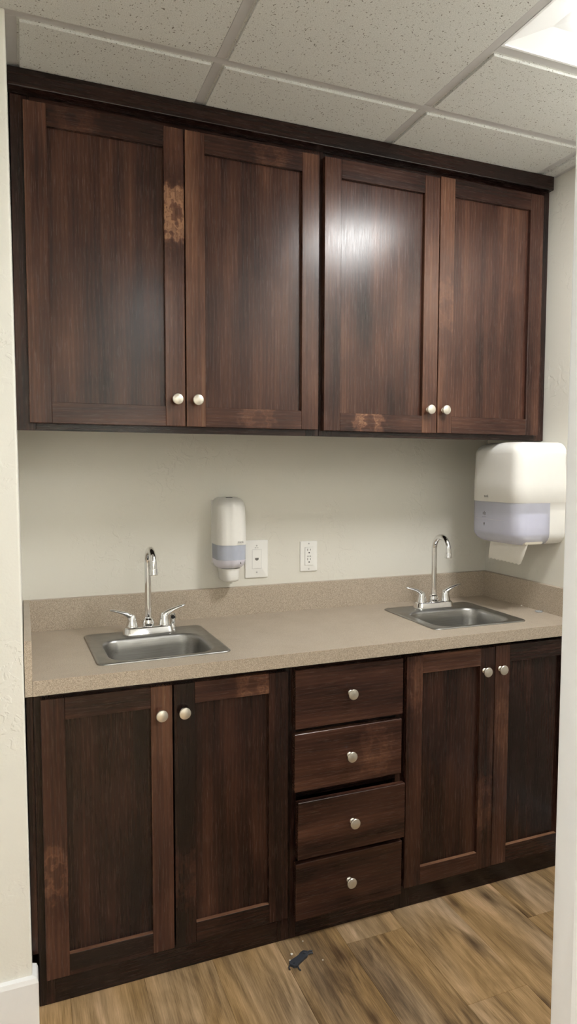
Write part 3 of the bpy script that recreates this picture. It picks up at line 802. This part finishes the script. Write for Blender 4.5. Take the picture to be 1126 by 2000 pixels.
mb = MB(); mb.box(-.008, -.001, -.0082, -.0076, -.0030, .0030, .0003); mb.build('test_button', M['groove'], fc); mb = MB(); mb.box(.001, .008, -.0082, -.0076, -.0030, .0030, .0003); mb.build('test_button', M['groove'], fc)
for zc in (.0475, -.0475):
    mb = MB(); mb.lathe([(.0030, 0), (.0030, .0008), (.0022, .0012)], 14, T(0, -.0054, zc) @ RX(PI / 2)); mb.build('screw', M['groove'], op)
pp, w, h = plate('phone_plate', 'large white phone jack wall plate beside the soap dispenser', 'wall plate', .7450, .8320, 1.0010, 1.1380)
mb = MB(); mb.box(-.0182, .0182, -.0058, -.0050, -.0350, .0350); mb.build('insert_gap', M['groove'], pp)
mb = MB(); mb.box(-.0174, .0174, -.0066, -.0050, -.0342, .0342, .0005); ins = mb.build('insert', M['plate'], pp)
mb = MB()
bm = bmesh.new(); pts = [(-.0068, .0045), (.0068, .0045), (.0068, -.001), (.0026, -.0050), (-.0026, -.0050), (-.0068, -.001)]
vv = [bm.verts.new((x, -.0068, z)) for x, z in pts]; f = bm.faces.new(vv); r = bmesh.ops.extrude_face_region(bm, geom=[f])
for v in [g for g in r['geom'] if isinstance(g, bmesh.types.BMVert)]: v.co.y += .0015
mb.from_bm(bm); mb.build('jack', M['slot'], ins)
mb = MB()
for xa, xb in ((-.0075, -.0030), (-.0018, -.0010), (.0010, .0022), (.0034, .0058)): mb.box(xa, xb, -.0060, -.0054, .0395, .0430)
mb.build('printed_mark', M['groove'], pp)
for zc in (.0490, -.0480):
    mb = MB(); mb.lathe([(.0030, 0), (.0030, .0008), (.0022, .0012)], 14, T(0, -.0054, zc) @ RX(PI / 2)); mb.build('screw', M['groove'], pp)

# ---------------------------------------------------------------- small things lying about
cl = thing('plastic_clip', 'dark grey plastic clip lying on the floor before the drawers', 'clip', (.7095, -.606, 0))
cl.rotation_euler = (0, 0, math.radians(28))
def prism(mb, pts, z0, z1, bev=0):
    bm = bmesh.new(); vv = [bm.verts.new((x, y, z0)) for x, y in pts]; f = bm.faces.new(vv)
    r = bmesh.ops.extrude_face_region(bm, geom=[f])
    for v in [g for g in r['geom'] if isinstance(g, bmesh.types.BMVert)]: v.co.z = z1
    mb.from_bm(bm)
mb = MB()
prism(mb, [(-.034, -.010), (-.028, -.0155), (-.012, -.0125), (.010, -.0115), (.020, -.0125), (.030, -.009), (.036, 0), (.030, .010), (.020, .0115), (.006, .0085), (-.014, .0105), (-.030, .0120), (-.036, .002)], .0005, .0075)
cb_ = mb.build('body', M['clip'], cl)
mb = MB(); mb.tube([Vector((-.024, -.0145, .004)), Vector((-.030, -.024, .0035)), Vector((-.031, -.031, .003))], .0022, 10); mb.build('prong', M['clip'], cl)
mb = MB(); mb.tube([Vector((-.035, .004, .004)), Vector((-.044, .001, .0035)), Vector((-.048, -.006, .003))], .0022, 10); mb.build('prong', M['clip'], cl)
mb = MB(); mb.tube([Vector((.030, -.007, .004)), Vector((.040, -.011, .004)), Vector((.044, -.015, .003))], .0022, 10); mb.build('prong', M['clip'], cl)
mb = MB(); mb.tube([Vector((.034, -.001, .004)), Vector((.045, -.004, .004)), Vector((.050, -.008, .003))], .0022, 10); mb.build('prong', M['clip'], cl)
mb = MB(); mb.lathe([(.0050, .0072), (.0050, .0105), (.0040, .0112)], 16, T(.024, .001, 0)); mb.build('stud', M['clip'], cl); mb = MB(); mb.lathe([(.0040, .0072), (.0040, .0095)], 16, T(-.025, -.001, 0)); mb.build('stud', M['clip'], cl)

def crumb(x, y, z, r, label):
    bm = bmesh.new(); bmesh.ops.create_icosphere(bm, subdivisions=2, radius=r)
    for v in bm.verts: v.co *= random.uniform(.72, 1.1); v.co.z = v.co.z * .6 + r * .55
    lo = min(v.co.z for v in bm.verts)
    for v in bm.verts: v.co += Vector((x, y, z - lo))
    b = MB(); b.from_bm(bm)
    o = b.build('crumb', M['crumb']); tag(o, label, 'crumb', 'pale crumbs')
crumb(.697, -.580, 0, .0045, 'pale crumb on the floor close behind the grey clip')
crumb(.6835, -.600, 0, .0028, 'tiny pale crumb on the floor at the left tip of the grey clip')
crumb(.748, -.541, 0, .0024, 'tiny pale crumb on the floor under the drawer cabinet edge')
crumb(.7714, -.632, 0, .0024, 'tiny pale crumb on the floor to the right of the grey clip')
crumb(1.7755, -.2515, HC, .0042, 'pale crumb on the counter against the right side splash')
mb = MB(); mb.lathe([(.002, .0005), (.0125, .0003), (.0140, .002), (.0135, .0042), (.011, .0045), (.010, .003), (.002, .0028)], 24, T(1.7615, -.3600, HC))
tag(mb.build('plastic_disc', M['disc']), 'small clear plastic disc on the counter beside the right side splash', 'disc')

# ---------------------------------------------------------------- camera, world, view
cam = bpy.data.cameras.new('camera'); co = bpy.data.objects.new('camera', cam); C.objects.link(co)
yaw, pitch, roll = 0.37688851753195235, -0.0655723935948314, 0.0021921591274598603
fw = Vector((math.sin(yaw) * math.cos(pitch), math.cos(yaw) * math.cos(pitch), math.sin(pitch)))
r0 = Vector((math.cos(yaw), -math.sin(yaw), 0)); u0 = r0.cross(fw)
r2 = r0 * math.cos(roll) + u0 * math.sin(roll); u2 = -r0 * math.sin(roll) + u0 * math.cos(roll)
mw = Matrix(((r2.x, u2.x, -fw.x, 0.006201), (r2.y, u2.y, -fw.y, -2.292614), (r2.z, u2.z, -fw.z, 1.398997), (0, 0, 0, 1)))
co.matrix_world = mw
cam.sensor_fit = 'VERTICAL'; cam.sensor_height = 36; cam.sensor_width = 36
cam.lens = 36 * 1312.72 / 2000; cam.clip_start = .02
bpy.context.scene.camera = co
wd = bpy.data.worlds.new('world'); bpy.context.scene.world = wd; wd.use_nodes = True
wd.node_tree.nodes['Background'].inputs[0].default_value = (.9, .95, 1, 1); wd.node_tree.nodes['Background'].inputs[1].default_value = .3
vs_ = bpy.context.scene.view_settings
vs_.view_transform = 'Standard'; vs_.look = 'None'; vs_.gamma = 1; vs_.exposure = 1.0; vs_.use_curve_mapping = False
